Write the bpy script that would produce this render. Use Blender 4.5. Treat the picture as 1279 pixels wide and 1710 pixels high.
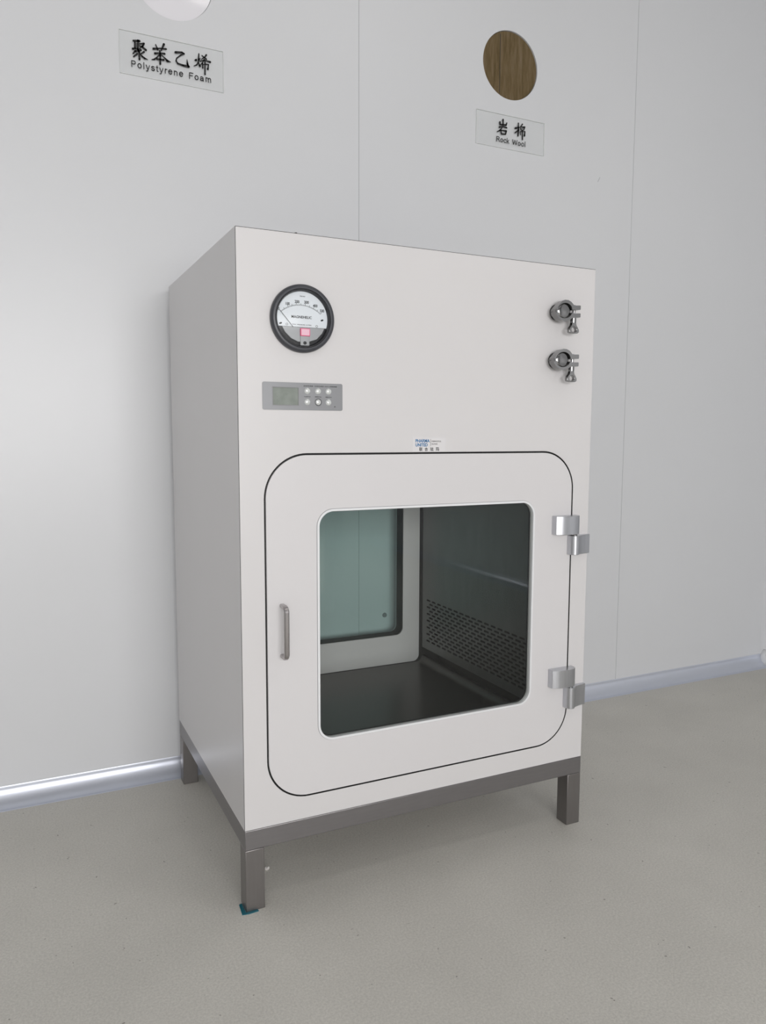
import bpy, bmesh, math
from mathutils import Vector, Matrix
from mathutils.geometry import tessellate_polygon

# ------------------------------------------------------------ clear
for o in list(bpy.data.objects): bpy.data.objects.remove(o)
SC = bpy.context.scene
COL = SC.collection

# ------------------------------------------------------------ camera, world, exposure
def euler_m(rx, ry, rz):
    return Matrix.Rotation(rz, 3, 'Z') @ Matrix.Rotation(ry, 3, 'Y') @ Matrix.Rotation(rx, 3, 'X')
cd = bpy.data.cameras.new('camera'); cam = bpy.data.objects.new('camera', cd); COL.objects.link(cam)
cd.sensor_fit = 'HORIZONTAL'; cd.sensor_width = 36.0; cd.lens = 36.0*1281.45/1279.0
cam.matrix_world = Matrix.Translation((-0.3427, -1.2716, 0.8554)) @ euler_m(math.radians(84.1496), math.radians(-0.1821), math.radians(-25.6921)).to_4x4()
cd.clip_start = 0.02
SC.camera = cam
SC.view_settings.view_transform = 'Standard'; SC.view_settings.look = 'None'
SC.view_settings.gamma = 1; SC.view_settings.use_curve_mapping = False
SC.view_settings.exposure = -0.37
SC.cycles.transparent_max_bounces = 32; SC.cycles.max_bounces = 16; SC.cycles.transmission_bounces = 12; SC.cycles.glossy_bounces = 6; SC.cycles.diffuse_bounces = 6
w = bpy.data.worlds.new('world'); SC.world = w; w.use_nodes = True
w.node_tree.nodes['Background'].inputs[0].default_value = (1.0, 0.97, 0.95, 1)
w.node_tree.nodes['Background'].inputs[1].default_value = 0.6
PANEL_POWER = 4.4          # emission strength of the ceiling panels
WINDOW_POWER = 185.0       # daylight through the window behind the camera
def area(name, loc, rot, sx, sy, power, col):
    l = bpy.data.lights.new(name, 'AREA'); l.shape = 'RECTANGLE'; l.size = sx; l.size_y = sy
    l.energy = power; l.color = col
    o = bpy.data.objects.new(name, l); COL.objects.link(o); o.location = loc; o.rotation_euler = rot
    return o

W, D, ZB, ZT = 0.7543, 0.5928, 0.1526, 1.1926
WY, XR, XL, YB, ZC = 0.637, 2.1824, -2.6, -4.2, 2.8
area('window_daylight', (-0.5, YB-0.25, 1.15), (math.radians(90), 0, 0), 3.0, 1.5, WINDOW_POWER, (1.0, 0.985, 0.985))

# ------------------------------------------------------------ materials
def nt(name):
    m = bpy.data.materials.new(name); m.use_nodes = True
    return m, m.node_tree, m.node_tree.nodes['Principled BSDF']
def mat(name, col, rough=0.5, metal=0.0, spec=0.5, var=0.0, scale=8.0, bump=0.0, bscale=200.0, stretch=None, coat=0.0, croug=0.1):
    m, t, b = nt(name)
    b.inputs['Base Color'].default_value = (*col, 1); b.inputs['Roughness'].default_value = rough
    b.inputs['Metallic'].default_value = metal; b.inputs['Specular IOR Level'].default_value = spec
    b.inputs['Coat Weight'].default_value = coat; b.inputs['Coat Roughness'].default_value = croug
    tc = t.nodes.new('ShaderNodeTexCoord'); mp = t.nodes.new('ShaderNodeMapping')
    t.links.new(tc.outputs['Object'], mp.inputs[0])
    if stretch: mp.inputs['Scale'].default_value = stretch
    if var:
        n = t.nodes.new('ShaderNodeTexNoise'); n.inputs['Scale'].default_value = scale; n.inputs['Detail'].default_value = 5
        r = t.nodes.new('ShaderNodeValToRGB')
        r.color_ramp.elements[0].position = 0.3; r.color_ramp.elements[1].position = 0.7
        r.color_ramp.elements[0].color = (*[c*(1-var) for c in col], 1)
        r.color_ramp.elements[1].color = (*[min(1, c*(1+var)) for c in col], 1)
        t.links.new(mp.outputs[0], n.inputs['Vector']); t.links.new(n.outputs['Fac'], r.inputs[0])
        t.links.new(r.outputs[0], b.inputs['Base Color'])
    if bump:
        n2 = t.nodes.new('ShaderNodeTexNoise'); n2.inputs['Scale'].default_value = bscale; n2.inputs['Detail'].default_value = 3
        bp = t.nodes.new('ShaderNodeBump'); bp.inputs['Strength'].default_value = bump; bp.inputs['Distance'].default_value = 0.001
        t.links.new(mp.outputs[0], n2.inputs['Vector']); t.links.new(n2.outputs['Fac'], bp.inputs['Height'])
        t.links.new(bp.outputs[0], b.inputs['Normal'])
    return m
def glass(name, tint, gloss=1.0, rough=0.0):
    m = bpy.data.materials.new(name); m.use_nodes = True; t = m.node_tree; t.nodes.clear()
    out = t.nodes.new('ShaderNodeOutputMaterial'); mx = t.nodes.new('ShaderNodeMixShader')
    tr = t.nodes.new('ShaderNodeBsdfTransparent'); gl = t.nodes.new('ShaderNodeBsdfGlossy')
    tr.inputs[0].default_value = (*tint, 1); gl.inputs['Roughness'].default_value = rough
    lw = t.nodes.new('ShaderNodeLayerWeight'); lw.inputs['Blend'].default_value = 0.5
    p = t.nodes.new('ShaderNodeMath'); p.operation = 'POWER'; p.inputs[1].default_value = 5
    q = t.nodes.new('ShaderNodeMath'); q.operation = 'MULTIPLY_ADD'; q.inputs[1].default_value = 0.96*gloss; q.inputs[2].default_value = 0.04*gloss
    t.links.new(lw.outputs['Facing'], p.inputs[0]); t.links.new(p.outputs[0], q.inputs[0]); t.links.new(q.outputs[0], mx.inputs[0])
    t.links.new(tr.outputs[0], mx.inputs[1]); t.links.new(gl.outputs[0], mx.inputs[2]); t.links.new(mx.outputs[0], out.inputs[0])
    return m
def emit(name, col, s):
    m, t, b = nt(name)
    b.inputs['Base Color'].default_value = (0.8, 0.8, 0.8, 1)
    b.inputs['Emission Color'].default_value = (*col, 1); b.inputs['Emission Strength'].default_value = s
    return m

M = {}
M['wall'] = mat('wall_paint', (0.648, 0.658, 0.672), 0.34, var=0.012, scale=1.5, bump=0.02, bscale=60)
M['joint'] = mat('joint_sealant', (0.42, 0.43, 0.44), 0.6)
M['ceiling'] = mat('ceiling_paint', (0.28, 0.28, 0.28), 0.6)
M['cabinet'] = mat('cabinet_powder_coat', (0.628, 0.616, 0.616), 0.33, var=0.008, scale=3, bump=0.03, bscale=400)
M['door'] = mat('door_powder_coat', (0.634, 0.622, 0.626), 0.33, var=0.008, scale=3, bump=0.03, bscale=400)
M['trimwhite'] = mat('white_window_trim', (0.74, 0.75, 0.76), 0.25)
M['greyline'] = mat('grey_sealant_line', (0.25, 0.25, 0.26), 0.6)
M['black'] = mat('black_rubber', (0.006, 0.006, 0.007), 0.7)
M['darkgap'] = mat('dark_joint', (0.05, 0.045, 0.045), 0.8)
M['steel'] = mat('brushed_steel_tube', (0.275, 0.265, 0.27), 0.36, metal=0.9, var=0.03, scale=30, stretch=(0.6, 6, 6), bump=0.12, bscale=500)
M['steelleg'] = mat('brushed_steel_leg', (0.265, 0.252, 0.248), 0.34, metal=0.9, var=0.03, scale=30, stretch=(6, 6, 0.6), bump=0.12, bscale=500)
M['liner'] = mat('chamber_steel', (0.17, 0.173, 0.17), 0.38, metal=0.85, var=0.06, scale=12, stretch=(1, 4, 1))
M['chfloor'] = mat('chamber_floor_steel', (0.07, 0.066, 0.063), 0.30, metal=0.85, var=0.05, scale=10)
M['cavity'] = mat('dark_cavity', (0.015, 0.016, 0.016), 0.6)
M['polished'] = mat('polished_steel', (0.26, 0.26, 0.26), 0.13, metal=1.0)
M['handle'] = mat('satin_steel_handle', (0.42, 0.40, 0.40), 0.24, metal=1.0)
M['hinge'] = mat('satin_aluminium_hinge', (0.56, 0.57, 0.60), 0.28, metal=1.0, stretch=(40, 40, 1), var=0.05, scale=10)
M['alu'] = mat('anodised_aluminium', (0.64, 0.67, 0.745), 0.36, metal=0.6, var=0.02, scale=3)
M['bezel'] = mat('gauge_bezel_paint', (0.045, 0.047, 0.055), 0.36)
M['bezelin'] = mat('gauge_inner_ring', (0.012, 0.012, 0.014), 0.3)
M['dial'] = mat('dial_white', (0.72, 0.75, 0.78), 0.5)
M['ink'] = mat('black_ink', (0.008, 0.008, 0.008), 0.6)
M['greyink'] = mat('grey_ink', (0.10, 0.10, 0.11), 0.6)
M['blueink'] = mat('blue_ink', (0.035, 0.16, 0.34), 0.6)
M['silver'] = mat('silver_bracket', (0.34, 0.345, 0.35), 0.35, metal=0.7)
M['pink'] = mat('pink_label', (0.80, 0.12, 0.25), 0.5)
M['pinkface'] = mat('pale_pink_label', (0.85, 0.52, 0.62), 0.5)
M['panel'] = mat('grey_control_fascia', (0.26, 0.265, 0.275), 0.35, metal=0.3)
M['screen'] = mat('grey_green_lcd', (0.25, 0.275, 0.25), 0.08, var=0.12, scale=60)
M['button'] = mat('silver_button', (0.72, 0.74, 0.73), 0.16, metal=0.35)
M['foam'] = mat('white_polystyrene', (0.78, 0.77, 0.80), 0.5, coat=1.0, croug=0.03)
M['teal'] = mat('teal_film', (0.0, 0.11, 0.15), 0.3)
M['crumb'] = mat('pale_crumb', (0.75, 0.72, 0.70), 0.6)
M['diffuser'] = emit('lamp_diffuser', (1.0, 0.965, 0.94), PANEL_POWER)
M['glassfront'] = glass('front_window_glass', (0.965, 0.982, 0.972), 0.7)
M['glassrear'] = glass('rear_window_glass', (0.915, 0.978, 0.97), 1.0)
M['lens'] = glass('gauge_lens', (0.97, 0.98, 0.985), 0.5, 0.22)
M['acrylic'] = glass('clear_acrylic', (0.994, 0.996, 0.994), 0.5, 0.05)
M['plateedge'] = mat('sawn_acrylic_edge', (0.78, 0.80, 0.79), 0.4)
M['winglass'] = glass('room_window_glass', (0.96, 0.98, 0.97))

# floor: grey epoxy with fine grit, cloudy patches and tiny dark specks
def floor_mat():
    m, t, b = nt('grey_epoxy_floor'); N = t.nodes; L = t.links
    tc = N.new('ShaderNodeTexCoord')
    def noise(s, d, r=0.6):
        n = N.new('ShaderNodeTexNoise'); n.inputs['Scale'].default_value = s; n.inputs['Detail'].default_value = d
        n.inputs['Roughness'].default_value = r; L.new(tc.outputs['Object'], n.inputs['Vector']); return n
    def ramp(src, p0, c0, p1, c1):
        r = N.new('ShaderNodeValToRGB'); e = r.color_ramp.elements
        e[0].position = p0; e[0].color = (*c0, 1); e[1].position = p1; e[1].color = (*c1, 1); L.new(src, r.inputs[0]); return r
    def mul(a, c):
        x = N.new('ShaderNodeMix'); x.data_type = 'RGBA'; x.blend_type = 'MULTIPLY'; x.inputs[0].default_value = 1
        L.new(a, x.inputs[6]); L.new(c, x.inputs[7]); return x.outputs[2]
    a = ramp(noise(3.2, 4).outputs['Fac'], 0.3, (0.575, 0.560, 0.515), 0.7, (0.64, 0.624, 0.575))
    g = ramp(noise(260, 6, 0.75).outputs['Fac'], 0.38, (0.87, 0.87, 0.87), 0.62, (1.08, 1.08, 1.08))
    s = ramp(noise(75, 2).outputs['Fac'], 0.255, (0.45, 0.44, 0.42), 0.28, (1, 1, 1))
    c = mul(mul(a.outputs[0], g.outputs[0]), s.outputs[0])
    L.new(c, b.inputs['Base Color']); b.inputs['Roughness'].default_value = 0.55; b.inputs['Specular IOR Level'].default_value = 0.35
    bp = N.new('ShaderNodeBump'); bp.inputs['Strength'].default_value = 0.25; bp.inputs['Distance'].default_value = 0.0008
    L.new(noise(320, 4).outputs['Fac'], bp.inputs['Height']); L.new(bp.outputs[0], b.inputs['Normal'])
    return m
M['floor'] = floor_mat()
def wool_mat():
    m, t, b = nt('rock_wool_fibre'); N = t.nodes; L = t.links
    tc = N.new('ShaderNodeTexCoord'); mp = N.new('ShaderNodeMapping'); mp.inputs['Scale'].default_value = (1, 1, 0.13)
    L.new(tc.outputs['Object'], mp.inputs[0])
    n = N.new('ShaderNodeTexNoise'); n.inputs['Scale'].default_value = 90; n.inputs['Detail'].default_value = 8; n.inputs['Roughness'].default_value = 0.65
    L.new(mp.outputs[0], n.inputs['Vector'])
    r = N.new('ShaderNodeValToRGB'); e = r.color_ramp.elements
    e[0].position = 0.28; e[0].color = (0.085, 0.060, 0.026, 1); e[1].position = 0.72; e[1].color = (0.19, 0.145, 0.092, 1)
    k = e.new(0.5); k.color = (0.145, 0.105, 0.055, 1)
    L.new(n.outputs['Fac'], r.inputs[0]); L.new(r.outputs[0], b.inputs['Base Color']); b.inputs['Roughness'].default_value = 0.95
    b.inputs['Specular IOR Level'].default_value = 0.1
    bp = N.new('ShaderNodeBump'); bp.inputs['Strength'].default_value = 0.8; bp.inputs['Distance'].default_value = 0.004
    L.new(n.outputs['Fac'], bp.inputs['Height']); L.new(bp.outputs[0], b.inputs['Normal'])
    return m
M['wool'] = wool_mat()

# ------------------------------------------------------------ mesh helpers
def obj(name, bm, m, parent=None, bevel=0.0, smooth=35, segs=2):
    bmesh.ops.remove_doubles(bm, verts=bm.verts, dist=1e-6)
    bmesh.ops.recalc_face_normals(bm, faces=bm.faces)
    me = bpy.data.meshes.new(name); bm.to_mesh(me); bm.free()
    me.materials.append(m)
    if smooth:
        me.polygons.foreach_set('use_smooth', [True]*len(me.polygons)); me.set_sharp_from_angle(angle=math.radians(smooth))
    o = bpy.data.objects.new(name, me); COL.objects.link(o)
    if parent:
        o.parent = parent
        if parent.type == 'EMPTY': o.matrix_parent_inverse = Matrix.Translation(-parent.location)
    if bevel:
        b = o.modifiers.new('bevel', 'BEVEL'); b.width = bevel; b.segments = segs; b.limit_method = 'ANGLE'; b.angle_limit = math.radians(40)
        b.harden_normals = False
    return o
def struct(name, bm, m, parent=None, **k):
    o = obj(name, bm, m, parent, **k)
    if not parent: o['kind'] = 'structure'
    return o
def thing(name, label, cat, loc, group=None):
    o = bpy.data.objects.new(name, None); COL.objects.link(o); o.location = loc; o.empty_display_size = 0.05
    return tag(o, label, cat, group)
def tag(o, label, cat, group=None):
    o['label'] = label; o['category'] = cat
    if group: o['group'] = group
    return o
def B(): return bmesh.new()
def box(bm, x0, x1, y0, y1, z0, z1):
    v = [bm.verts.new(p) for p in [(x0,y0,z0),(x1,y0,z0),(x1,y1,z0),(x0,y1,z0),(x0,y0,z1),(x1,y0,z1),(x1,y1,z1),(x0,y1,z1)]]
    for f in [(0,3,2,1),(4,5,6,7),(0,1,5,4),(1,2,6,5),(2,3,7,6),(3,0,4,7)]: bm.faces.new([v[i] for i in f])
    return bm
def prism(bm, loops, f0, f1):
    """closed slab from 2-D loops (outer first, then holes); f0, f1 map (a, b) to the two faces"""
    flat = [p for l in loops for p in l]
    tri = tessellate_polygon([[Vector((p[0], p[1], 0)) for p in l] for l in loops])
    A = [bm.verts.new(f0(*p)) for p in flat]; C = [bm.verts.new(f1(*p)) for p in flat]
    for t in tri:
        for V in (A, C):
            try: bm.faces.new([V[i] for i in t])
            except ValueError: pass
    k = 0
    for l in loops:
        n = len(l)
        for i in range(n):
            a, b = k+i, k+(i+1) % n
            bm.faces.new([A[a], A[b], C[b], C[a]])
        k += n
    return bm
def pxz(bm, loops, y0, y1): return prism(bm, loops, lambda a, b: (a, y0, b), lambda a, b: (a, y1, b))
def pxy(bm, loops, z0, z1): return prism(bm, loops, lambda a, b: (a, b, z0), lambda a, b: (a, b, z1))
def pyz(bm, loops, x0, x1): return prism(bm, loops, lambda a, b: (x0, a, b), lambda a, b: (x1, a, b))
def rect(x0, x1, z0, z1): return [(x0, z0), (x1, z0), (x1, z1), (x0, z1)]
def rrect(x0, x1, z0, z1, r, n=12):
    out = []
    for cx, cz, a0 in ((x1-r, z0+r, -90), (x1-r, z1-r, 0), (x0+r, z1-r, 90), (x0+r, z0+r, 180)):
        for i in range(n+1):
            a = math.radians(a0+90*i/n); out.append((cx+r*math.cos(a), cz+r*math.sin(a)))
    return out
def circ(cx, cz, r, n=64): return [(cx+r*math.cos(2*math.pi*i/n), cz+r*math.sin(2*math.pi*i/n)) for i in range(n)]
def lathe(bm, c, prof, axis='y', n=64, closed=False):
    """revolve (radius, along) pairs about an axis through c"""
    rings = []
    for r, h in prof:
        ring = []
        if r < 1e-7:
            p = {'y': (c[0], c[1]+h, c[2]), 'z': (c[0], c[1], c[2]+h)}[axis]; ring = [bm.verts.new(p)]
        else:
            for i in range(n):
                a = 2*math.pi*i/n; u, v = r*math.cos(a), r*math.sin(a)
                p = {'y': (c[0]+u, c[1]+h, c[2]+v), 'z': (c[0]+u, c[1]+v, c[2]+h)}[axis]; ring.append(bm.verts.new(p))
        rings.append(ring)
    pairs = list(zip(rings, rings[1:])) + ([(rings[-1], rings[0])] if closed else [])
    for a, b in pairs:
        for i in range(n):
            j = (i+1) % n
            vs = [a[i % len(a)], a[j % len(a)], b[j % len(b)], b[i % len(b)]]
            u = []
            for x in vs:
                if x not in u: u.append(x)
            if len(u) > 2:
                try: bm.faces.new(u)
                except ValueError: pass
    return bm
def text_into(bm, s, x0, x1, z0, z1, y, depth=0.0003, bold=0.0):
    """printed lettering fitted to a rectangle on a plane facing -y"""
    cu = bpy.data.curves.new('lettering', 'FONT'); cu.body = s; cu.size = 1; cu.resolution_u = 4; cu.offset = bold
    o = bpy.data.objects.new('lettering', cu); COL.objects.link(o)
    dg = bpy.context.evaluated_depsgraph_get(); dg.update()
    me = bpy.data.meshes.new_from_object(o.evaluated_get(dg))
    vs = [v.co.copy() for v in me.vertices]
    if vs:
        ax, bx = min(v.x for v in vs), max(v.x for v in vs); az, bz = min(v.y for v in vs), max(v.y for v in vs)
        sx = (x1-x0)/(bx-ax); sz = (z1-z0)/(bz-az)
        P = [(x0+(v.x-ax)*sx, z0+(v.y-az)*sz) for v in vs]
        A = [bm.verts.new((p[0], y-depth, p[1])) for p in P]
        C = [bm.verts.new((p[0], y, p[1])) for p in P]
        cnt = {}
        for f in me.polygons:
            ids = list(f.vertices)
            bm.faces.new([A[i] for i in ids])
            for i in range(len(ids)):
                e = tuple(sorted((ids[i], ids[(i+1) % len(ids)]))); cnt[e] = cnt.get(e, 0)+1
        for e, k in cnt.items():
            if k == 1: bm.faces.new([A[e[0]], A[e[1]], C[e[1]], C[e[0]]])
    bpy.data.objects.remove(o); bpy.data.curves.remove(cu); bpy.data.meshes.remove(me)
    return bm
def strokes_into(bm, S, cx, cz, y, depth=0.0004, k=0.001, fat=1.0):
    """brush-written characters: each stroke is a line of (x, z, width) points"""
    for st in S:
        P = [(cx+a*k, cz+b*k, w*k/2*fat) for a, b, w in st]
        for x, z, r in P: pxz(bm, [circ(x, z, r, 12)], y-depth, y)
        for (xa, za, ra), (xb, zb, rb) in zip(P, P[1:]):
            d = Vector((xb-xa, zb-za)); n = Vector((-d.y, d.x)).normalized()
            pxz(bm, [[(xa+n.x*ra, za+n.y*ra), (xb+n.x*rb, zb+n.y*rb), (xb-n.x*rb, zb-n.y*rb), (xa-n.x*ra, za-n.y*ra)]], y-depth, y)
    return bm

# monoline sans-serif letters (em units): each is (advance, strokes)
def el(cx, cy, rx, ry, a0, a1, n=14): return [(cx+rx*math.cos(math.radians(a0+(a1-a0)*i/n)), cy+ry*math.sin(math.radians(a0+(a1-a0)*i/n))) for i in range(n+1)]
def bowl(a=0, b=360): return el(0.275, 0.26, 0.205, 0.235, a, b, 24)
GL = {
 'P': (0.667, [[(0.125, 0), (0.125, 0.675), (0.40, 0.675)] + el(0.40, 0.505, 0.17, 0.17, 90, -90) + [(0.125, 0.335)]]),
 'R': (0.722, [[(0.125, 0), (0.125, 0.675), (0.43, 0.675)] + el(0.43, 0.52, 0.16, 0.155, 90, -90) + [(0.125, 0.365)], [(0.38, 0.365), (0.48, 0.29), (0.66, 0.0)]]),
 'F': (0.611, [[(0.125, 0), (0.125, 0.675), (0.57, 0.675)], [(0.125, 0.37), (0.51, 0.37)]]),
 'W': (0.944, [[(0.05, 0.70), (0.245, 0.03), (0.472, 0.66), (0.70, 0.03), (0.895, 0.70)]]),
 'o': (0.556, [bowl()]),
 'l': (0.222, [[(0.11, 0), (0.11, 0.716)]]),
 'y': (0.500, [[(0.045, 0.50), (0.25, 0.01)], [(0.455, 0.50), (0.235, -0.07), (0.19, -0.155), (0.13, -0.175), (0.06, -0.165)]]),
 's': (0.500, [el(0.25, 0.375, 0.165, 0.11, 25, 200, 8) + [(0.15, 0.29), (0.35, 0.235)] + el(0.255, 0.145, 0.175, 0.115, 40, -165, 12)]),
 't': (0.278, [[(0.13, 0.66), (0.13, 0.10), (0.17, 0.045), (0.255, 0.045)], [(0.02, 0.48), (0.25, 0.48)]]),
 'r': (0.333, [[(0.11, 0), (0.11, 0.50)], [(0.11, 0.30), (0.15, 0.42), (0.23, 0.475), (0.33, 0.455)]]),
 'e': (0.556, [[(0.075, 0.285), (0.48, 0.285)] + bowl(8, 325)]),
 'n': (0.556, [[(0.11, 0), (0.11, 0.50)], [(0.11, 0.32)] + el(0.28, 0.31, 0.165, 0.165, 150, 0, 8) + [(0.445, 0)]]),
 'm': (0.833, [[(0.11, 0), (0.11, 0.50)], [(0.11, 0.34)] + el(0.26, 0.335, 0.145, 0.14, 150, 0, 8) + [(0.415, 0)], [(0.415, 0.34)] + el(0.565, 0.335, 0.145, 0.14, 150, 0, 8) + [(0.72, 0)]]),
 'a': (0.556, [el(0.255, 0.355, 0.175, 0.12, 160, 10, 8) + [(0.43, 0.10), (0.465, 0)], [(0.43, 0.28), (0.20, 0.245)] + el(0.20, 0.145, 0.13, 0.105, 100, 290, 8) + [(0.35, 0.07), (0.43, 0.16)]]),
 'c': (0.500, [bowl(40, 320)]),
 'k': (0.500, [[(0.10, 0), (0.10, 0.716)], [(0.43, 0.50), (0.11, 0.19)], [(0.23, 0.29), (0.45, 0)]]),
}
def sans_into(bm, word, x0, x1, zb, em, y, wgt=0.088, depth=0.0004):
    """word in monoline sans letters from x0 to x1 with its baseline at zb"""
    tot = sum(GL[c][0] for c in word); gap = ((x1-x0)-tot*em*0.94)/max(1, len(word)-1); x = x0-0.05*em
    for c in word:
        adv, sts = GL[c]
        strokes_into(bm, [[((x+px*em*0.94), (zb+pz*em), wgt*em) for px, pz in st] for st in sts], 0, 0, y, depth, 1.0)
        x += adv*em*0.94+gap
    return bm

# ------------------------------------------------------------ room
struct('floor', box(B(), XL-0.1, XR+0.1, YB-0.1, WY+0.1, -0.05, 0), M['floor'], smooth=0)
struct('ceiling', box(B(), XL-0.1, XR+0.1, YB-0.1, WY+0.1, ZC, ZC+0.05), M['ceiling'], smooth=0)
# back wall: sandwich panels with 2 mm joints and two round sample holes through the face sheet
H1, H2, HR = (0.034, 1.898), (0.973, 1.8925), 0.0925
joints = [-2.31, -1.3725, -0.4335, 0.5031, 1.4397]
edges = [XL-0.1] + joints + [XR+0.1]
bm = B()
for a, b in zip(edges, edges[1:]):
    loops = [rect(a+0.0009, b-0.0009, 0, ZC)]
    for h in (H1, H2):
        if a < h[0] < b: loops.append(circ(h[0], h[1], HR, 96))
    pxz(bm, loops, WY, WY+0.008)
wall_back = struct('wall_back', bm, M['wall'], smooth=0)
bm = B(); box(bm, XL-0.1, XR+0.1, WY+0.022, WY+0.06, 0, ZC)
for j in joints: box(bm, j-0.004, j+0.004, WY+0.0008, WY+0.022, 0, ZC)
struct('panel_joint', bm, M['joint'], wall_back, smooth=0)
bm = B(); bm2 = pxz(bm, [[(1.2990, 1.6215), (1.3010, 1.6210), (1.3085, 1.6345), (1.3070, 1.6355)]], WY-0.0004, WY+0.001)
struct('scuff_mark', bm2, M['joint'], wall_back)
struct('dark_wall_dot', lathe(B(), (0.582, WY, 0.3465), [(0, -0.003), (0.006, -0.003), (0.007, 0.001)], n=20), M['greyline'], wall_back)  # small dark dot on the wall behind the rear glass
struct('wall_right', box(B(), XR, XR+0.06, YB-0.1, WY+0.1, 0, ZC), M['wall'], smooth=0)
struct('wall_left', box(B(), XL-0.06, XL, YB-0.1, WY+0.1, 0, ZC), M['wall'], smooth=0)
wx0, wx1, wz0, wz1 = -1.95, 0.95, 0.48, 1.83
struct('wall_rear', pxz(B(), [rect(XL, XR, 0, ZC), rect(wx0, wx1, wz0, wz1)], YB-0.08, YB), M['wall'], smooth=0)
wf = struct('window_1', pxz(B(), [rect(wx0, wx1, wz0, wz1), rect(wx0+0.05, -0.53, wz0+0.05, wz1-0.05), rect(-0.47, wx1-0.05, wz0+0.05, wz1-0.05)], YB-0.06, YB-0.01), M['alu'], smooth=0)
# coved skirting (concave quarter round) on the back and right wall, vertical cove in the corner
R_ = 0.0405
def cove(bm, f, a, b, n=14):
    pts = [(R_+0.0015, 0), (R_, 0.0008)] + [(R_*(1-math.sin(math.radians(90*i/n))), R_*(1-math.cos(math.radians(90*i/n)))) for i in range(n+1)][1:-1] + [(0.0008, R_), (0, R_+0.0015), (0, 0)]
    va = [bm.verts.new(f(a, *p)) for p in pts]; vb = [bm.verts.new(f(b, *p)) for p in pts]; m_ = len(pts)
    for i in range(m_): bm.faces.new([va[i], va[(i+1) % m_], vb[(i+1) % m_], vb[i]])
    bm.faces.new(va); bm.faces.new(vb); return bm
struct('baseboard_back', cove(B(), lambda t, d, h: (t, WY-d, h), XL, XR-R_), M['alu'])
struct('baseboard_right', cove(B(), lambda t, d, h: (XR-d, t, h), YB, WY-R_), M['alu'])
struct('trim_1', cove(B(), lambda t, d, h: (XR-h, WY-d, t), 0.0585, ZC), M['wall'])
bm = B(); lathe(bm, (XR-0.012, WY-0.012, 0.028), [(0, 0.032), (0.012, 0.0305), (0.022, 0.0235), (0.029, 0.012), (0.031, 0), (0.030, -0.012), (0.026, -0.022), (0.024, -0.028), (0, -0.028)], 'z', 32)
struct('trim_2', bm, M['trimwhite'])

# core samples behind the two round openings
o = obj('foam_sample', lathe(B(), (H1[0], WY+0.003, H1[1]), [(0, 0), (HR-0.001, 0), (HR-0.001, 0.018), (0, 0.018)], n=96), M['foam'])
tag(o, 'white foam disc filling the round wall opening cut off by the photo top', 'foam')
o = obj('wool_sample', pxz(B(), [circ(H2[0], H2[1], HR-0.001, 64)], WY+0.0040, WY+0.02), M['wool'])
wo = o; tag(o, 'brown fibrous rock wool filling the round wall opening', 'insulation')
obj('slab_joint', box(B(), 0.9385, 0.9398, WY+0.0034, WY+0.0041, H2[1]-0.080, H2[1]+0.080), M['cavity'], o, smooth=0)

# acrylic name plates
def plate_sign(name, label, x0, x1, z0, z1, strokes, counts, sc, words):
    t = thing(name, label, 'sign', ((x0+x1)/2, WY, z0))
    obj('acrylic_plate', pxz(B(), [rect(x0, x1, z0, z1)], WY-0.0045, WY-0.0005), M['acrylic'], t, bevel=0.0005, smooth=0)
    obj('plate_edge', pxz(B(), [rect(x0-0.0002, x1+0.0002, z0-0.0002, z1+0.0002), rect(x0+0.0003, x1-0.0003, z0+0.0003, z1-0.0003)], WY-0.0044, WY-0.0006), M['plateedge'], t, smooth=0)
    k = 0
    for n in counts:      # one part per brush-written character
        bm = B(); strokes_into(bm, strokes[k:k+n], sc[0], sc[1], WY-0.0045, fat=1.42); k += n
        obj('chinese_character', bm, M['ink'], t, smooth=0)
    bm = B()
    for wd in words: sans_into(bm, *wd, WY-0.0045)
    obj('english_lettering', bm, M['ink'], t, smooth=0)
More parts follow.
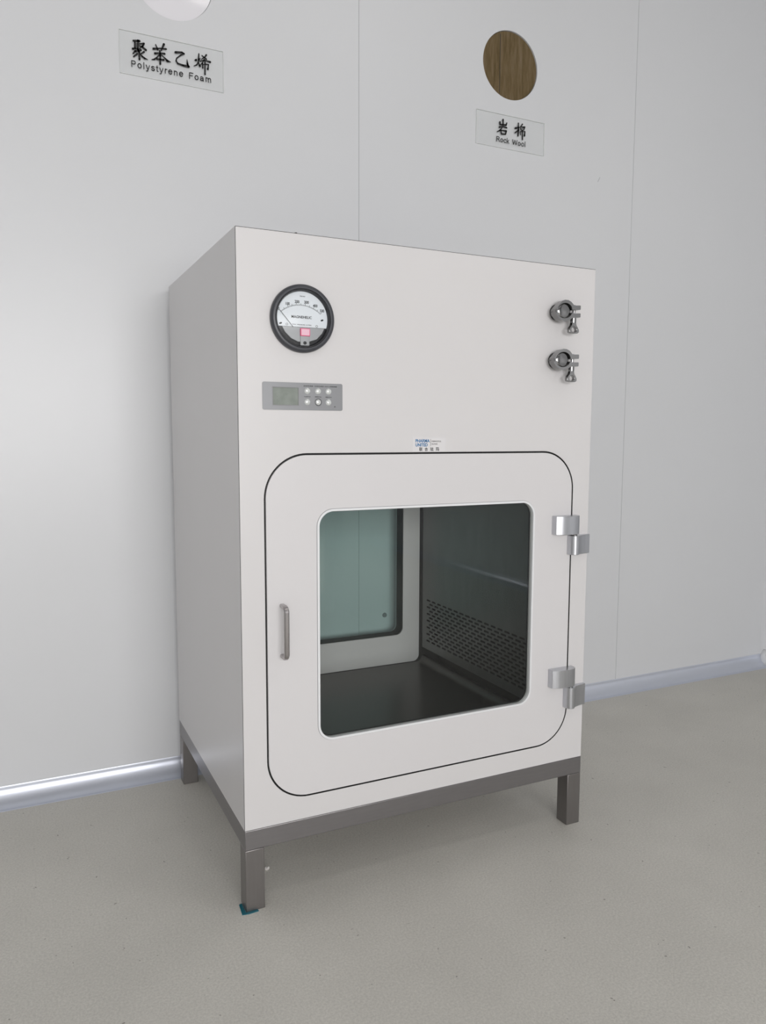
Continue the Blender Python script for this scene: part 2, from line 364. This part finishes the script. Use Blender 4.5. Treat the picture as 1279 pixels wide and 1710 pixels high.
KA = [[[-87.7,26.7,2.8],[-74.2,28.8,3.4]],[[-77.6,28.9,3.5],[-78.2,9.4,3.2],[-75.6,5.1,3.2],[-75.3,-11.1,3.0]],[[-84.5,24.2,2.6],[-84.5,11.3,2.9]],[[-82.4,21.0,1.0],[-79.3,21.3,1.1]],[[-82.5,16.6,1.0],[-79.4,17.0,1.1]],[[-89.5,9.1,3.2],[-78.7,12.5,1.8]],[[-74.3,22.5,1.9],[-64.4,25.6,2.7],[-67.0,20.2,2.7],[-75.5,11.6,1.1]],[[-74.0,18.3,1.9],[-67.9,16.8,2.7],[-60.6,12.2,3.4]],[[-89.4,-1.4,1.6],[-84.3,4.9,3.2],[-71.4,10.0,2.9]],[[-88.3,-7.6,2.2],[-79.9,0.1,2.7]],[[-64.9,7.3,2.9],[-71.6,1.8,1.9]],[[-74.5,2.1,1.3],[-69.3,-3.4,2.7],[-63.6,-6.7,3.0],[-57.0,-7.8,0.8]],[[-43.8,18.5,3.4],[-29.5,22.3,1.8],[-15.1,23.7,2.7]],[[-38.5,28.6,1.6],[-34.2,18.5,2.9]],[[-19.9,33.3,3.5],[-26.2,18.5,2.2]],[[-29.6,17.0,2.4],[-28.9,5.7,2.9],[-29.3,-12.0,3.0]],[[-40.7,9.0,3.4],[-29.7,12.0,2.2],[-18.7,12.6,3.0]],[[-29.8,9.6,1.8],[-36.7,0.8,2.1],[-42.7,-4.5,2.4],[-47.8,-5.9,1.3]],[[-28.1,9.9,1.3],[-17.3,2.3,2.2],[-13.2,-1.8,4.0],[-5.6,-2.8,1.0]],[[-36.8,-2.5,2.6],[-21.2,-1.4,3.0]],[[6.1,21.0,3.5],[20.8,23.6,2.9],[25.9,21.8,2.4],[18.0,17.3,2.1],[8.4,8.3,1.9],[6.9,2.2,2.2],[10.7,-2.8,2.6],[22.7,-4.6,3.2],[35.7,-4.5,4.0]],[[35.7,-5.3,1.6],[33.2,0.0,3.5],[32.1,10.6,0.8]],[[50.0,12.5,1.3],[53.1,13.2,3.5],[54.4,15.1,1.6]],[[60.0,28.7,1.9],[59.3,16.1,2.9],[57.8,8.2,2.1],[54.2,2.5,2.1],[48.0,-0.8,1.1]],[[63.1,19.4,1.1],[60.6,15.1,1.9]],[[59.1,8.5,1.3],[62.0,1.6,3.5]],[[77.6,29.8,2.7],[74.0,24.1,2.2],[65.0,17.2,1.0]],[[67.4,26.1,1.8],[77.4,20.2,2.6]],[[62.3,12.9,1.9],[73.8,16.9,1.8],[86.6,15.7,3.2]],[[72.5,18.7,1.9],[67.5,9.3,1.9],[63.0,4.3,1.1]],[[68.3,8.7,2.2],[68.6,-0.9,2.4]],[[69.2,6.3,1.3],[76.3,9.0,1.6],[82.5,9.0,1.9],[80.7,-1.5,2.9],[78.3,-1.1,0.8]],[[74.2,14.0,2.2],[73.6,-14.6,2.7]]]
KB = [[[-28.3,31.0,3.3],[-28.0,17.1,3.3]],[[-38.8,22.7,3.5],[-38.3,16.1,3.0],[-18.2,17.9,3.3]],[[-15.7,24.1,2.3],[-17.6,17.6,3.0]],[[-40.7,8.7,3.0],[-28.4,12.0,2.3],[-15.9,10.8,3.3]],[[-31.4,8.2,2.2],[-39.5,-0.6,2.7],[-47.7,-4.8,1.7]],[[-35.4,1.0,2.5],[-33.1,-8.6,2.8],[-19.2,-7.1,2.8],[-16.8,2.0,3.3],[-34.4,1.1,2.0]],[[24.5,30.5,2.2],[25.0,11.8,3.7],[23.8,-4.7,3.0]],[[14.3,15.0,3.8],[26.9,18.8,2.8]],[[25.5,11.9,2.5],[13.6,2.4,2.7]],[[38.3,29.5,3.0],[34.2,24.6,1.8]],[[31.6,22.1,2.2],[33.4,13.2,2.0],[43.5,14.4,1.8],[47.0,23.4,2.5],[32.1,22.2,1.5]],[[35.9,18.2,1.2],[43.9,20.8,1.7]],[[30.9,6.9,2.0],[32.7,-0.3,1.7]],[[31.4,8.7,1.7],[47.8,11.0,2.2],[46.0,-0.7,3.7]],[[38.2,13.6,2.3],[39.4,-12.2,2.8]]]
plate_sign('wall_sign', 'clear acrylic sign reading Polystyrene Foam on the white wall', -0.0885, 0.1480, 1.6655, 1.7588, KA, (12, 8, 2, 11), (0.030, 1.7125),
    [('Polystyrene', -0.0640, 0.0540, 1.6826, 0.0193), ('Foam', 0.0660, 0.1200, 1.6818, 0.0193)])
plate_sign('wall_sign', 'clear acrylic sign reading Rock Wool below the round brown opening', 0.8600, 1.0927, 1.6640, 1.7550, KB, (6, 9), (0.976, 1.7095),
    [('Rock', 0.9260, 0.9709, 1.6786, 0.0195), ('Wool', 0.9815, 1.0280, 1.6784, 0.0195)])

# ceiling panel lights (out of frame above; they light the room)
def ceiling_light(x0, x1, y0, y1, label):
    t = thing('ceiling_light', label, 'light', ((x0+x1)/2, (y0+y1)/2, ZC), 'flat ceiling panel lights')
    obj('frame', pxy(B(), [rect(x0-0.02, x1+0.02, y0-0.02, y1+0.02), rect(x0, x1, y0, y1)], ZC-0.015, ZC), M['trimwhite'], t, smooth=0)
    obj('diffuser', box(B(), x0, x1, y0, y1, ZC-0.008, ZC-0.002), M['diffuser'], t, smooth=0)
LIGHTS = [(0.464, 1.664, -1.148, -0.848), (-1.90, -0.70, -2.148, -1.848), (0.50, 1.70, -3.2, -2.9), (-1.90, -0.70, -3.2, -2.9)]
for i, l in enumerate(LIGHTS): ceiling_light(*l, 'flat white ceiling panel light lighting the room')

# ------------------------------------------------------------ pass box
pb = thing('pass_box', 'off-white pass box cabinet with glazed door on a steel stand', 'cabinet', (W/2, D/2, 0))
# stand
FR = 0.0355; LG = 0.0352
bm = B(); pxy(bm, [rect(0.0004, W-0.0004, 0.0004, D), rect(LG, W-LG, LG, D-LG)], ZB-0.0375, ZB-0.0008)
obj('support_frame', bm, M['steel'], pb, bevel=0.0012)
for x in (0.0004, W-LG):
    for y in (0.0004, D-LG):
        obj('leg', box(B(), x, x+LG-0.0004, y, y+LG-0.0004, 0, ZB-0.0378), M['steelleg'], pb, bevel=0.0012)
# shell
T = 0.0015
HOLE = rrect(0.0425, 0.7110, 0.1940, 0.8205, 0.0790, 16)
obj('front_panel', pxz(B(), [rect(0.0004, W-0.0012, ZB, ZT-0.0012), HOLE], 0.0, T), M['cabinet'], pb, bevel=0.0004, smooth=0)
obj('back_panel', pxz(B(), [rect(0, W, ZB, ZT), HOLE], D-T, D), M['cabinet'], pb, smooth=0)
obj('side_panel', box(B(), 0, T, T+0.0022, D-T, ZB, ZT-0.0008), M['cabinet'], pb, smooth=0)
obj('side_panel', box(B(), W-T, W, T+0.0022, D-T, ZB, ZT-0.0008), M['cabinet'], pb, smooth=0)
obj('top_panel', box(B(), 0, W, T+0.0022, D-T, ZT-0.0008, ZT), M['cabinet'], pb, smooth=0)
obj('bottom_panel', box(B(), T, W-T, T, D-T, ZB, ZB+T), M['cabinet'], pb, smooth=0)
obj('seam_and_edge_shade', pxz(B(), [rect(0.0003, W-0.0001, ZB+0.001, ZT-0.0001), rect(0.006, W-0.006, ZB+0.007, ZT-0.007)], T, T+0.0022), M['darkgap'], pb, smooth=0)  # dark joint at the left; along the top its colour paints in edge shading
obj('top_screw', lathe(B(), (0.1064, 0.006, ZT), [(0, 0.0022), (0.0022, 0.0016), (0.0028, 0)], 'z', 12), M['darkgap'], pb)
# chamber
obj('door_gasket', pxz(B(), [rrect(0.034, 0.719, 0.186, 0.829, 0.085), rrect(0.1099, 0.6444, 0.232, 0.785, 0.018)], 0.0122, 0.0150), M['black'], pb, smooth=0)
obj('door_gasket', pxz(B(), [rrect(0.034, 0.719, 0.186, 0.829, 0.085), rrect(0.1099, 0.6446, 0.232, 0.785, 0.018)], 0.532, 0.5485), M['black'], pb, smooth=0)
obj('gap_seal', pxz(B(), [rrect(0.036, 0.718, 0.187, 0.8275, 0.085, 16), rrect(0.0475, 0.706, 0.199, 0.8155, 0.074, 16)], 0.005, 0.0121), M['black'], pb, smooth=0)
obj('cavity_shade_liner', prism(B(), [rect(0.050, 0.704, 0.205, 0.815), rect(0.054, 0.700, 0.209, 0.811)], lambda a, b: (a, 0.0150, b), lambda a, b: (a, 0.532, b)), M['cavity'], pb, smooth=0)  # added box, coloured near black to stand in for shade in the side cavities
fl = []
n = 8; r = 0.016
fl = [(0.101, 0.252), (0.1095, 0.252)]
fl += [(0.1095+r-r*math.cos(math.radians(90*i/n)), 0.235+r-r*math.sin(math.radians(90*i/n))) for i in range(n+1)]
fl += [(0.645-r+r*math.sin(math.radians(90*i/n)), 0.235+r-r*math.cos(math.radians(90*i/n))) for i in range(n+1)]
fl += [(0.645, 0.252), (0.6535, 0.252), (0.6535, 0.250), (0.6465, 0.250), (0.6465, 0.2335), (0.108, 0.2335), (0.108, 0.250), (0.101, 0.250)]
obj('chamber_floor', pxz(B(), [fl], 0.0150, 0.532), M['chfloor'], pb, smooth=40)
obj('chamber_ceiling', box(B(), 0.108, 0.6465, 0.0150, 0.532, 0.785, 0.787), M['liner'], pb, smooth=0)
def perforated(x0, x1):
    bm = B(); ya, yb, za, zb = 0.016, 0.530, 0.275, 0.785
    slots = []
    for row in range(13):
        z = 0.4095-0.0092*row
        k = 0
        y = 0.5075 - (0.014 if row % 2 else 0)
        while y-0.0205 > 0.030:
            a, b, h = y-0.0208, y, 0.0026
            slots.append([(a+h*0.6, z-h), (b-h*0.6, z-h), (b, z-h*0.4), (b, z+h*0.4), (b-h*0.6, z+h), (a+h*0.6, z+h), (a, z+h*0.4), (a, z-h*0.4)]); y -= 0.028
    return pyz(bm, [rect(ya, yb, za, zb)] + slots, x0, x1)
obj('perforated_panel', perforated(0.645, 0.6462), M['liner'], pb, smooth=0)
obj('perforated_panel', perforated(0.1082, 0.1094), M['liner'], pb, smooth=0)

# front door
WIN = rrect(0.1435, 0.6100, 0.2967, 0.7165, 0.0270, 12)
door = obj('door', pxz(B(), [rrect(0.0460, 0.7075, 0.1972, 0.8170, 0.0755, 20), WIN], 0.0, 0.012), M['door'], pb, bevel=0.0006, smooth=35)
obj('window_seal', pxz(B(), [rrect(0.1388, 0.6147, 0.2918, 0.7213, 0.0320, 12), WIN], -0.0003, 0.001), M['greyline'], door, smooth=0)
obj('window_trim', pxz(B(), [rrect(0.1395, 0.6140, 0.2925, 0.7206, 0.0313, 12), rrect(0.1436, 0.6099, 0.2968, 0.7164, 0.0269, 12)], -0.0014, 0.004), M['trimwhite'], door, bevel=0.0010, smooth=40)
obj('window_spacer', pxz(B(), [rrect(0.1434, 0.6101, 0.2966, 0.7166, 0.0270, 12), rrect(0.1452, 0.6083, 0.2984, 0.7148, 0.0255, 12)], 0.0094, 0.0118), M['black'], door, smooth=35)
obj('window_glass', pxz(B(), [rrect(0.1436, 0.6099, 0.2968, 0.7164, 0.0269, 12)], 0.0042, 0.0092), M['glassfront'], door, smooth=0)
# D handle: flat bar swept out from the door and back
def handle():
    bm = B(); path = []; n = 8; r = 0.012; pr = 0.024; za, zb = 0.4590, 0.5575
    path.append((0, zb-0.004, 0)) 
    for i in range(n+1):
        a = math.radians(90*i/n); path.append((-(pr-r)-r*math.sin(a), zb-r+r*math.cos(a)-0.004*(1-i/n), a))
    for i in range(n+1):
        a = math.radians(90+90*i/n); path.append((-(pr-r)-r*math.sin(a), za+r+r*math.cos(a)+0.004*(i/n), a))
    path.append((0, za+0.004, math.pi))
    hw, ht = 0.0045, 0.0035; x = 0.0730; rings = []
    for y, z, a in path:
        ny, nz = -math.sin(a), math.cos(a)
        rings.append([bm.verts.new((x+sx*hw*k, y+ny*s*ht*q, z+nz*s*ht*q)) for sx, s, k, q in ((-1,-1,1,.6),(-1,1,1,.5),(-.6,1,1,1),(.6,1,1,1),(1,1,1,.5),(1,-1,1,.6),(.6,-1,1,1),(-.6,-1,1,1))])
    for a, b in zip(rings, rings[1:]):
        for i in range(8): bm.faces.new([a[i], a[(i+1) % 8], b[(i+1) % 8], b[i]])
    bm.faces.new(rings[0]); bm.faces.new(rings[-1]); return bm
obj('door_handle', handle(), M['handle'], door, smooth=30)
# hinges
def hinge(z0, z1, z2, z3):
    up = [(0.6580, 0.0), (0.6580, -0.0150), (0.6640, -0.0185), (0.6740, -0.0215), (0.6850, -0.0232), (0.6960, -0.0236), (0.7060, -0.0225), (0.7140, -0.0195), (0.7185, -0.0140), (0.7195, -0.0070), (0.7190, 0.0)]
    lo = [(0.6990, 0.0), (0.6985, -0.0080), (0.7005, -0.0150), (0.7045, -0.0195), (0.7100, -0.0210), (0.7150, -0.0195), (0.7185, -0.0160), (0.7240, -0.0125), (0.7330, -0.0100), (0.7430, -0.0080), (0.7535, -0.0068), (0.7535, 0.0)]
    h = obj('hinge', pxy(B(), [up], z1, z0), M['hinge'], pb, bevel=0.0006, smooth=40)
    obj('hinge_leaf', pxy(B(), [lo], z3, z2), M['hinge'], h, bevel=0.0006, smooth=40)
    obj('hinge_pin', lathe(B(), (0.7095, -0.0110, z2), [(0, 0), (0.0055, 0), (0.0055, z1-z2), (0, z1-z2)], 'z', 20), M['polished'], h)
hinge(0.6865, 0.6480, 0.6440, 0.6040)
hinge(0.3610, 0.3225, 0.3185, 0.2725)

# rear door
rd = obj('rear_door', pxz(B(), [rrect(0.0460, 0.7075, 0.1972, 0.8170, 0.0755, 20), rrect(0.1585, 0.5950, 0.3105, 0.7030, 0.0200, 12)], 0.5490, D), M['door'], pb, bevel=0.0006, smooth=35)
obj('window_seal', pxz(B(), [rrect(0.1585, 0.5950, 0.3105, 0.7030, 0.0200, 12), rrect(0.1600, 0.5935, 0.3120, 0.7015, 0.0190, 12)], 0.5520, 0.5860), M['black'], rd, smooth=35)
obj('window_glass', pxz(B(), [rrect(0.1586, 0.5949, 0.3106, 0.7029, 0.0199, 12)], 0.5862, 0.5910), M['glassrear'], rd, smooth=0)

# differential pressure gauge
GX, GZ = 0.1135, 1.0500
g = obj('pressure_gauge', lathe(B(), (GX, 0, GZ), [(0.0570, 0), (0.0575, -0.003), (0.0572, -0.0075), (0.0555, -0.0108), (0.0530, -0.0122), (0.0500, -0.0118), (0.0487, -0.0095), (0.0487, -0.0005)], n=96), M['bezel'], pb, smooth=50)
obj('inner_ring', lathe(B(), (GX, 0, GZ), [(0.0487, -0.0098), (0.0475, -0.0098), (0.0462, -0.0070), (0.0460, -0.0008)], n=96), M['bezelin'], g, smooth=40)
obj('backplate', lathe(B(), (GX, 0, GZ), [(0, -0.0012), (0.0486, -0.0012), (0.0486, -0.0004), (0, -0.0004)], n=64), M['bezelin'], g)
cut = -0.0138; a0 = math.asin(cut/0.0458)
dl = [(GX+0.0458*math.cos(a0+(math.pi-2*a0)*i/60), GZ+0.0458*math.sin(a0+(math.pi-2*a0)*i/60)) for i in range(61)]
obj('dial', pxz(B(), [dl], -0.0034, -0.0028), M['dial'], g, smooth=0)
br = [(GX-0.036, GZ+cut-0.0005), (GX+0.040, GZ+cut-0.0005), (GX+0.036, GZ-0.0225), (GX+0.026, GZ-0.0330), (GX+0.010, GZ-0.0385), (GX-0.008, GZ-0.0385), (GX-0.020, GZ-0.0335), (GX-0.031, GZ-0.0235)]
obj('bracket', pxz(B(), [br], -0.0030, -0.0014), M['silver'], g, smooth=0)
obj('stem', box(B(), GX-0.0042, GX+0.0122, -0.0045, -0.0030, GZ-0.0450, GZ-0.0280), M['silver'], g, bevel=0.0004)
obj('zero_screw', lathe(B(), (GX+0.004, -0.0045, GZ-0.0405), [(0, -0.0016), (0.0026, -0.0014), (0.0030, 0)], n=20), M['bezelin'], g)
pk = obj('pink_tag', box(B(), GX-0.0042, GX+0.0132, -0.0060, -0.0030, GZ-0.0290, GZ-0.0160), M['pink'], g, bevel=0.0005)
obj('tag_face', box(B(), GX-0.0028, GX+0.0118, -0.0063, -0.0060, GZ-0.0277, GZ-0.0173), M['pinkface'], pk, smooth=0)
bm = B()
ac = (GX-0.0024, GZ-0.0336)
def arcpt(a, r): return (ac[0]+r*math.sin(math.radians(a)), ac[1]+r*math.cos(math.radians(a)))
def bar(bm, p, q, w, y0, y1):
    d = Vector((q[0]-p[0], q[1]-p[1])); n_ = Vector((-d.y, d.x)).normalized()*w/2
    pxz(bm, [[(p[0]+n_.x, p[1]+n_.y), (q[0]+n_.x, q[1]+n_.y), (q[0]-n_.x, q[1]-n_.y), (p[0]-n_.x, p[1]-n_.y)]], y0, y1)
A0, A1 = -39.5, 39.0
for i in range(40):
    bar(bm, arcpt(A0+(A1-A0)*i/40, 0.0560), arcpt(A0+(A1-A0)*(i+1)/40, 0.0560), 0.00035, -0.0037, -0.0034)
for i in range(51):
    a = A0+(A1-A0)*i/50; ln = 0.0042 if i % 10 == 0 else (0.0032 if i % 5 == 0 else 0.0018)
    bar(bm, arcpt(a, 0.0560), arcpt(a, 0.0560+ln), 0.00055 if i % 5 == 0 else 0.0003, -0.0037, -0.0034)
for s, x, z, hw in (('0', -42.0, 14.3, 1.3), ('100', -26.2, 23.6, 3.6), ('200', -9.3, 28.1, 4.2), ('300', 7.8, 28.2, 4.2), ('400', 23.5, 23.4, 4.1), ('500', 36.2, 15.8, 4.0)):
    text_into(bm, s, GX+(x-hw)/1000, GX+(x+hw)/1000, GZ+(z-2.5)/1000, GZ+(z+2.5)/1000, -0.0034, bold=0.02)
text_into(bm, 'MAGNEHELIC', GX-0.0195, GX+0.0170, GZ+0.0006, GZ+0.0050, -0.0034, bold=0.02)
text_into(bm, 'PASCALS', GX-0.0040, GX+0.0052, GZ+0.0368, GZ+0.0386, -0.0034)
text_into(bm, 'MAX. PRESSURE 15 PSIG', GX-0.0180, GX+0.0165, GZ-0.0108, GZ-0.0092, -0.0034)
for x, z in ((-0.0390, -0.0094), (0.0360, -0.0004)):
    pxz(bm, [[(GX+x+0.0026*math.cos(t*0.5236), GZ+z+0.0016*math.sin(t*0.5236)+0.25*0.0026*math.cos(t*0.5236)) for t in range(12)]], -0.0037, -0.0034)
for x, z in ((-0.0278, -0.0104), (0.0262, -0.0111)):
    pxz(bm, [circ(GX+x, GZ+z, 0.0020, 20), circ(GX+x, GZ+z, 0.0015, 20)], -0.0037, -0.0034)
obj('dial_markings', bm, M['ink'], g, smooth=0)
bm = B(); bar(bm, (GX-0.0405, GZ+0.0120), (GX-0.0170, GZ-0.0148), 0.0007, -0.0052, -0.0047)
obj('needle', bm, M['ink'], g, smooth=0)
obj('lens', lathe(B(), (GX, 0, GZ), [(0.0474*i/30, -0.0064-0.0086*(1-(i/30)**2)) for i in range(31)], n=128), M['lens'], g, smooth=60)

# control panel
cp = obj('control_panel', pxz(B(), [rrect(0.0420, 0.1885, 0.8950, 0.9420, 0.0030, 6), rect(0.0600, 0.1067, 0.9028, 0.9337)], -0.0012, -0.0001), M['panel'], pb, bevel=0.0003, smooth=0)
obj('screen', box(B(), 0.0600, 0.1067, -0.0004, -0.0001, 0.9028, 0.9337), M['screen'], cp, smooth=0)
bm = B(); pxz(bm, [rect(0.0594, 0.1073, 0.9022, 0.9343), rect(0.0605, 0.1060, 0.9035, 0.9330)], -0.0014, -0.0004)
obj('screen_border', bm, M['greyline'], cp, smooth=0)
bm = B()
text_into(bm, '高效传递窗  洁净传递窗 HEPA 控制面板', 0.1155, 0.1780, 0.9356, 0.9378, -0.0012)
for s, x in (('电源开关', 0.1227), ('照明开关', 0.1425), ('风机开关', 0.1620)):
    text_into(bm, s, x-0.0058, x+0.0058, 0.9174, 0.9192, -0.0012)
pxz(bm, [[(0.1722, 0.9012), (0.1752, 0.9012), (0.1737, 0.9030)]], -0.0015, -0.0012)
obj('panel_lettering', bm, M['ink'], cp, smooth=0)
for zz in (0.9282, 0.9092):
    for xx in (0.1225, 0.1425, 0.1620):
        b_ = obj('button', lathe(B(), (xx, -0.0012, zz), [(0, -0.0030), (0.0022, -0.0028), (0.0040, -0.0020), (0.0050, -0.0010), (0.0056, 0)], n=28), M['button'], cp, smooth=50)
        if zz < 0.92 and xx == 0.1425:
            bm = B(); lathe(bm, (xx, -0.0012, zz), [(0.0062, 0), (0.0062, -0.0009), (0.0054, -0.0012), (0.0053, 0)], n=28, closed=True)
            obj('button_ring', bm, M['bezel'], b_)

# maker's label
st = obj('maker_sticker', pxz(B(), [rect(0.3300, 0.4010, 0.8215, 0.8480)], -0.00025, 0), M['trimwhite'], pb, smooth=0)
st.data.materials[0] = mat('clear_film_on_cabinet', (0.68, 0.67, 0.675), 0.2)
bm = B()
text_into(bm, 'PHARMA', 0.3364, 0.3668, 0.8386, 0.8448, -0.00025, 0.00015, 0.035)
text_into(bm, 'UNITED', 0.3364, 0.3625, 0.8310, 0.8372, -0.00025, 0.00015, 0.035)
bm2 = bmesh.new()
bmesh.ops.remove_doubles(bm, verts=bm.verts, dist=1e-7)
obj('blue_lettering', bm, M['blueink'], st, smooth=0)['label'] = 'blue PHARMA UNITED lettering'
bm2.free()
bm = B(); pxz(bm, [rect(0.3684, 0.3690, 0.8322, 0.8448)], -0.0004, -0.00025)
text_into(bm, 'PHARMACEUTICAL', 0.3710, 0.3915, 0.8394, 0.8422, -0.00025, 0.00015)
text_into(bm, 'SOLUTIONS', 0.3710, 0.3835, 0.8343, 0.8370, -0.00025, 0.00015)
for s, x in (('联', 0.3452), ('合', 0.3568), ('珐', 0.3690), ('玛', 0.3810)):
    text_into(bm, s, x-0.0009, x+0.0061, 0.8224, 0.8295, -0.00025, 0.00015, 0.02)
obj('black_lettering', bm, M['ink'], st, smooth=0)

# sanitary clamp fittings
def clamp_fitting(cx, cz, tilt):
    ct, s_ = math.cos(tilt), math.sin(tilt)
    def P(a, b):   # crop units right / down from the centre
        u, v = a*0.00016*0.98, -b*0.000127+0.07*a*0.00016
        return (cx+u*ct-v*s_, cz+u*s_+v*ct)
    e = lathe(B(), (cx, 0, cz), [(0.0160, 0), (0.0160, -0.0015), (0.0130, -0.0024), (0.0125, -0.012), (0.0165, -0.0145), (0.0175, -0.016), (0.0175, -0.0225), (0.0135, -0.0255), (0.0120, -0.0262), (0.0, -0.0262)], n=48)
    f = obj('port_fitting', e, M['polished'], pb, smooth=35)
    y0, y1 = -0.0285, -0.0135
    # upper half
    out = [(-152, 5), (-148, -28), (-45, -152), (0, -166), (50, -160), (95, -135), (130, -95), (150, -78), (240, -78), (248, -70), (248, -18), (240, -10), (118, -10)]
    inn = [(118*math.cos(math.radians(t)), -118*math.sin(math.radians(t))) for t in range(5, 176, 10)]
    up = obj('clamp_jaw', pxz(B(), [[P(*q) for q in out+inn]], y0, y1), M['polished'], f, bevel=0.0012, smooth=30)
    out = [(-150, 12), (-142, 55), (-100, 112), (-50, 148), (10, 163), (70, 150), (110, 120), (140, 112), (240, 108), (248, 100), (248, 52), (240, 44), (150, 44), (112, 30)]
    inn = [(118*math.cos(math.radians(t)), 118*math.sin(math.radians(t))) for t in range(15, 176, 10)]
    obj('clamp_jaw', pxz(B(), [[P(*q) for q in out+inn]], y0, y1), M['polished'], f, bevel=0.0012, smooth=30)
    p = P(-132, 5)
    obj('hinge_rivet', lathe(B(), (p[0], y0, p[1]), [(0, -0.0012), (0.0022, -0.001), (0.0028, 0)], n=16), M['polished'], f)
    p = P(178, -90); q = P(170, 330)
    ym = (y0+y1)/2
    obj('bolt', lathe(B(), (p[0], ym, q[1]+0.018), [(0, 0), (0.0030, 0), (0.0030, p[1]-q[1]-0.018), (0, p[1]-q[1]-0.018)], 'z', 16), M['polished'], f)
    # wing nut: collar, flared neck and ring-shaped wing
    x, zt = P(170, 112)
    L = 0.0330
    prof = []
    outl = [(-0.0045, 0), (-0.0045, -0.010), (-0.0060, -0.016), (-0.0095, -0.021), (-0.0115, -0.026), (-0.0112, -0.0310), (-0.0085, -0.0330), (0.0, -0.0338), (0.0085, -0.0330), (0.0118, -0.0305), (0.0118, -0.0260), (0.0095, -0.021), (0.0060, -0.016), (0.0045, -0.010), (0.0045, 0)]
    hole = circ(0, -0.0252, 0.0060, 20)
    def Q(a, b): return (x+a*1.05*ct-b*0.90*s_, zt+b*0.90*ct+a*s_)
    obj('wing_nut', pxz(B(), [[Q(*q) for q in outl], [Q(*q) for q in hole]], ym-0.0040, ym+0.0040), M['polished'], f, bevel=0.0016, smooth=45, segs=3)
    obj('nut_collar', lathe(B(), (x, ym, zt-0.009), [(0, 0), (0.0058, 0), (0.0062, 0.004), (0.0062, 0.009), (0, 0.009)], 'z', 24), M['polished'], f)
clamp_fitting(0.6548, 1.0985, 0.0)
clamp_fitting(0.6537, 1.0030, -0.03)

# small things on the floor
o = obj('plastic_film', pxy(B(), [[(-0.0082, -0.0040), (0.0040, -0.0062), (0.0220, -0.0050), (0.0215, -0.0002), (-0.0002, -0.0002), (-0.0002, 0.0290), (-0.0055, 0.0270)]], 0.0, 0.0012), M['teal'])
tag(o, 'scrap of teal film poking out under the front left foot', 'film')
bm = B(); bmesh.ops.create_icosphere(bm, subdivisions=2, radius=0.0042)
for i, v in enumerate(bm.verts): v.co *= 1+0.22*math.sin(i*2.7); v.co.z *= 0.7
bmesh.ops.translate(bm, verts=bm.verts, vec=(0.0749, 0.1167, 0.0026))
tag(obj('crumb', bm, M['crumb']), 'pale crumb on the floor behind the front left leg', 'crumb')
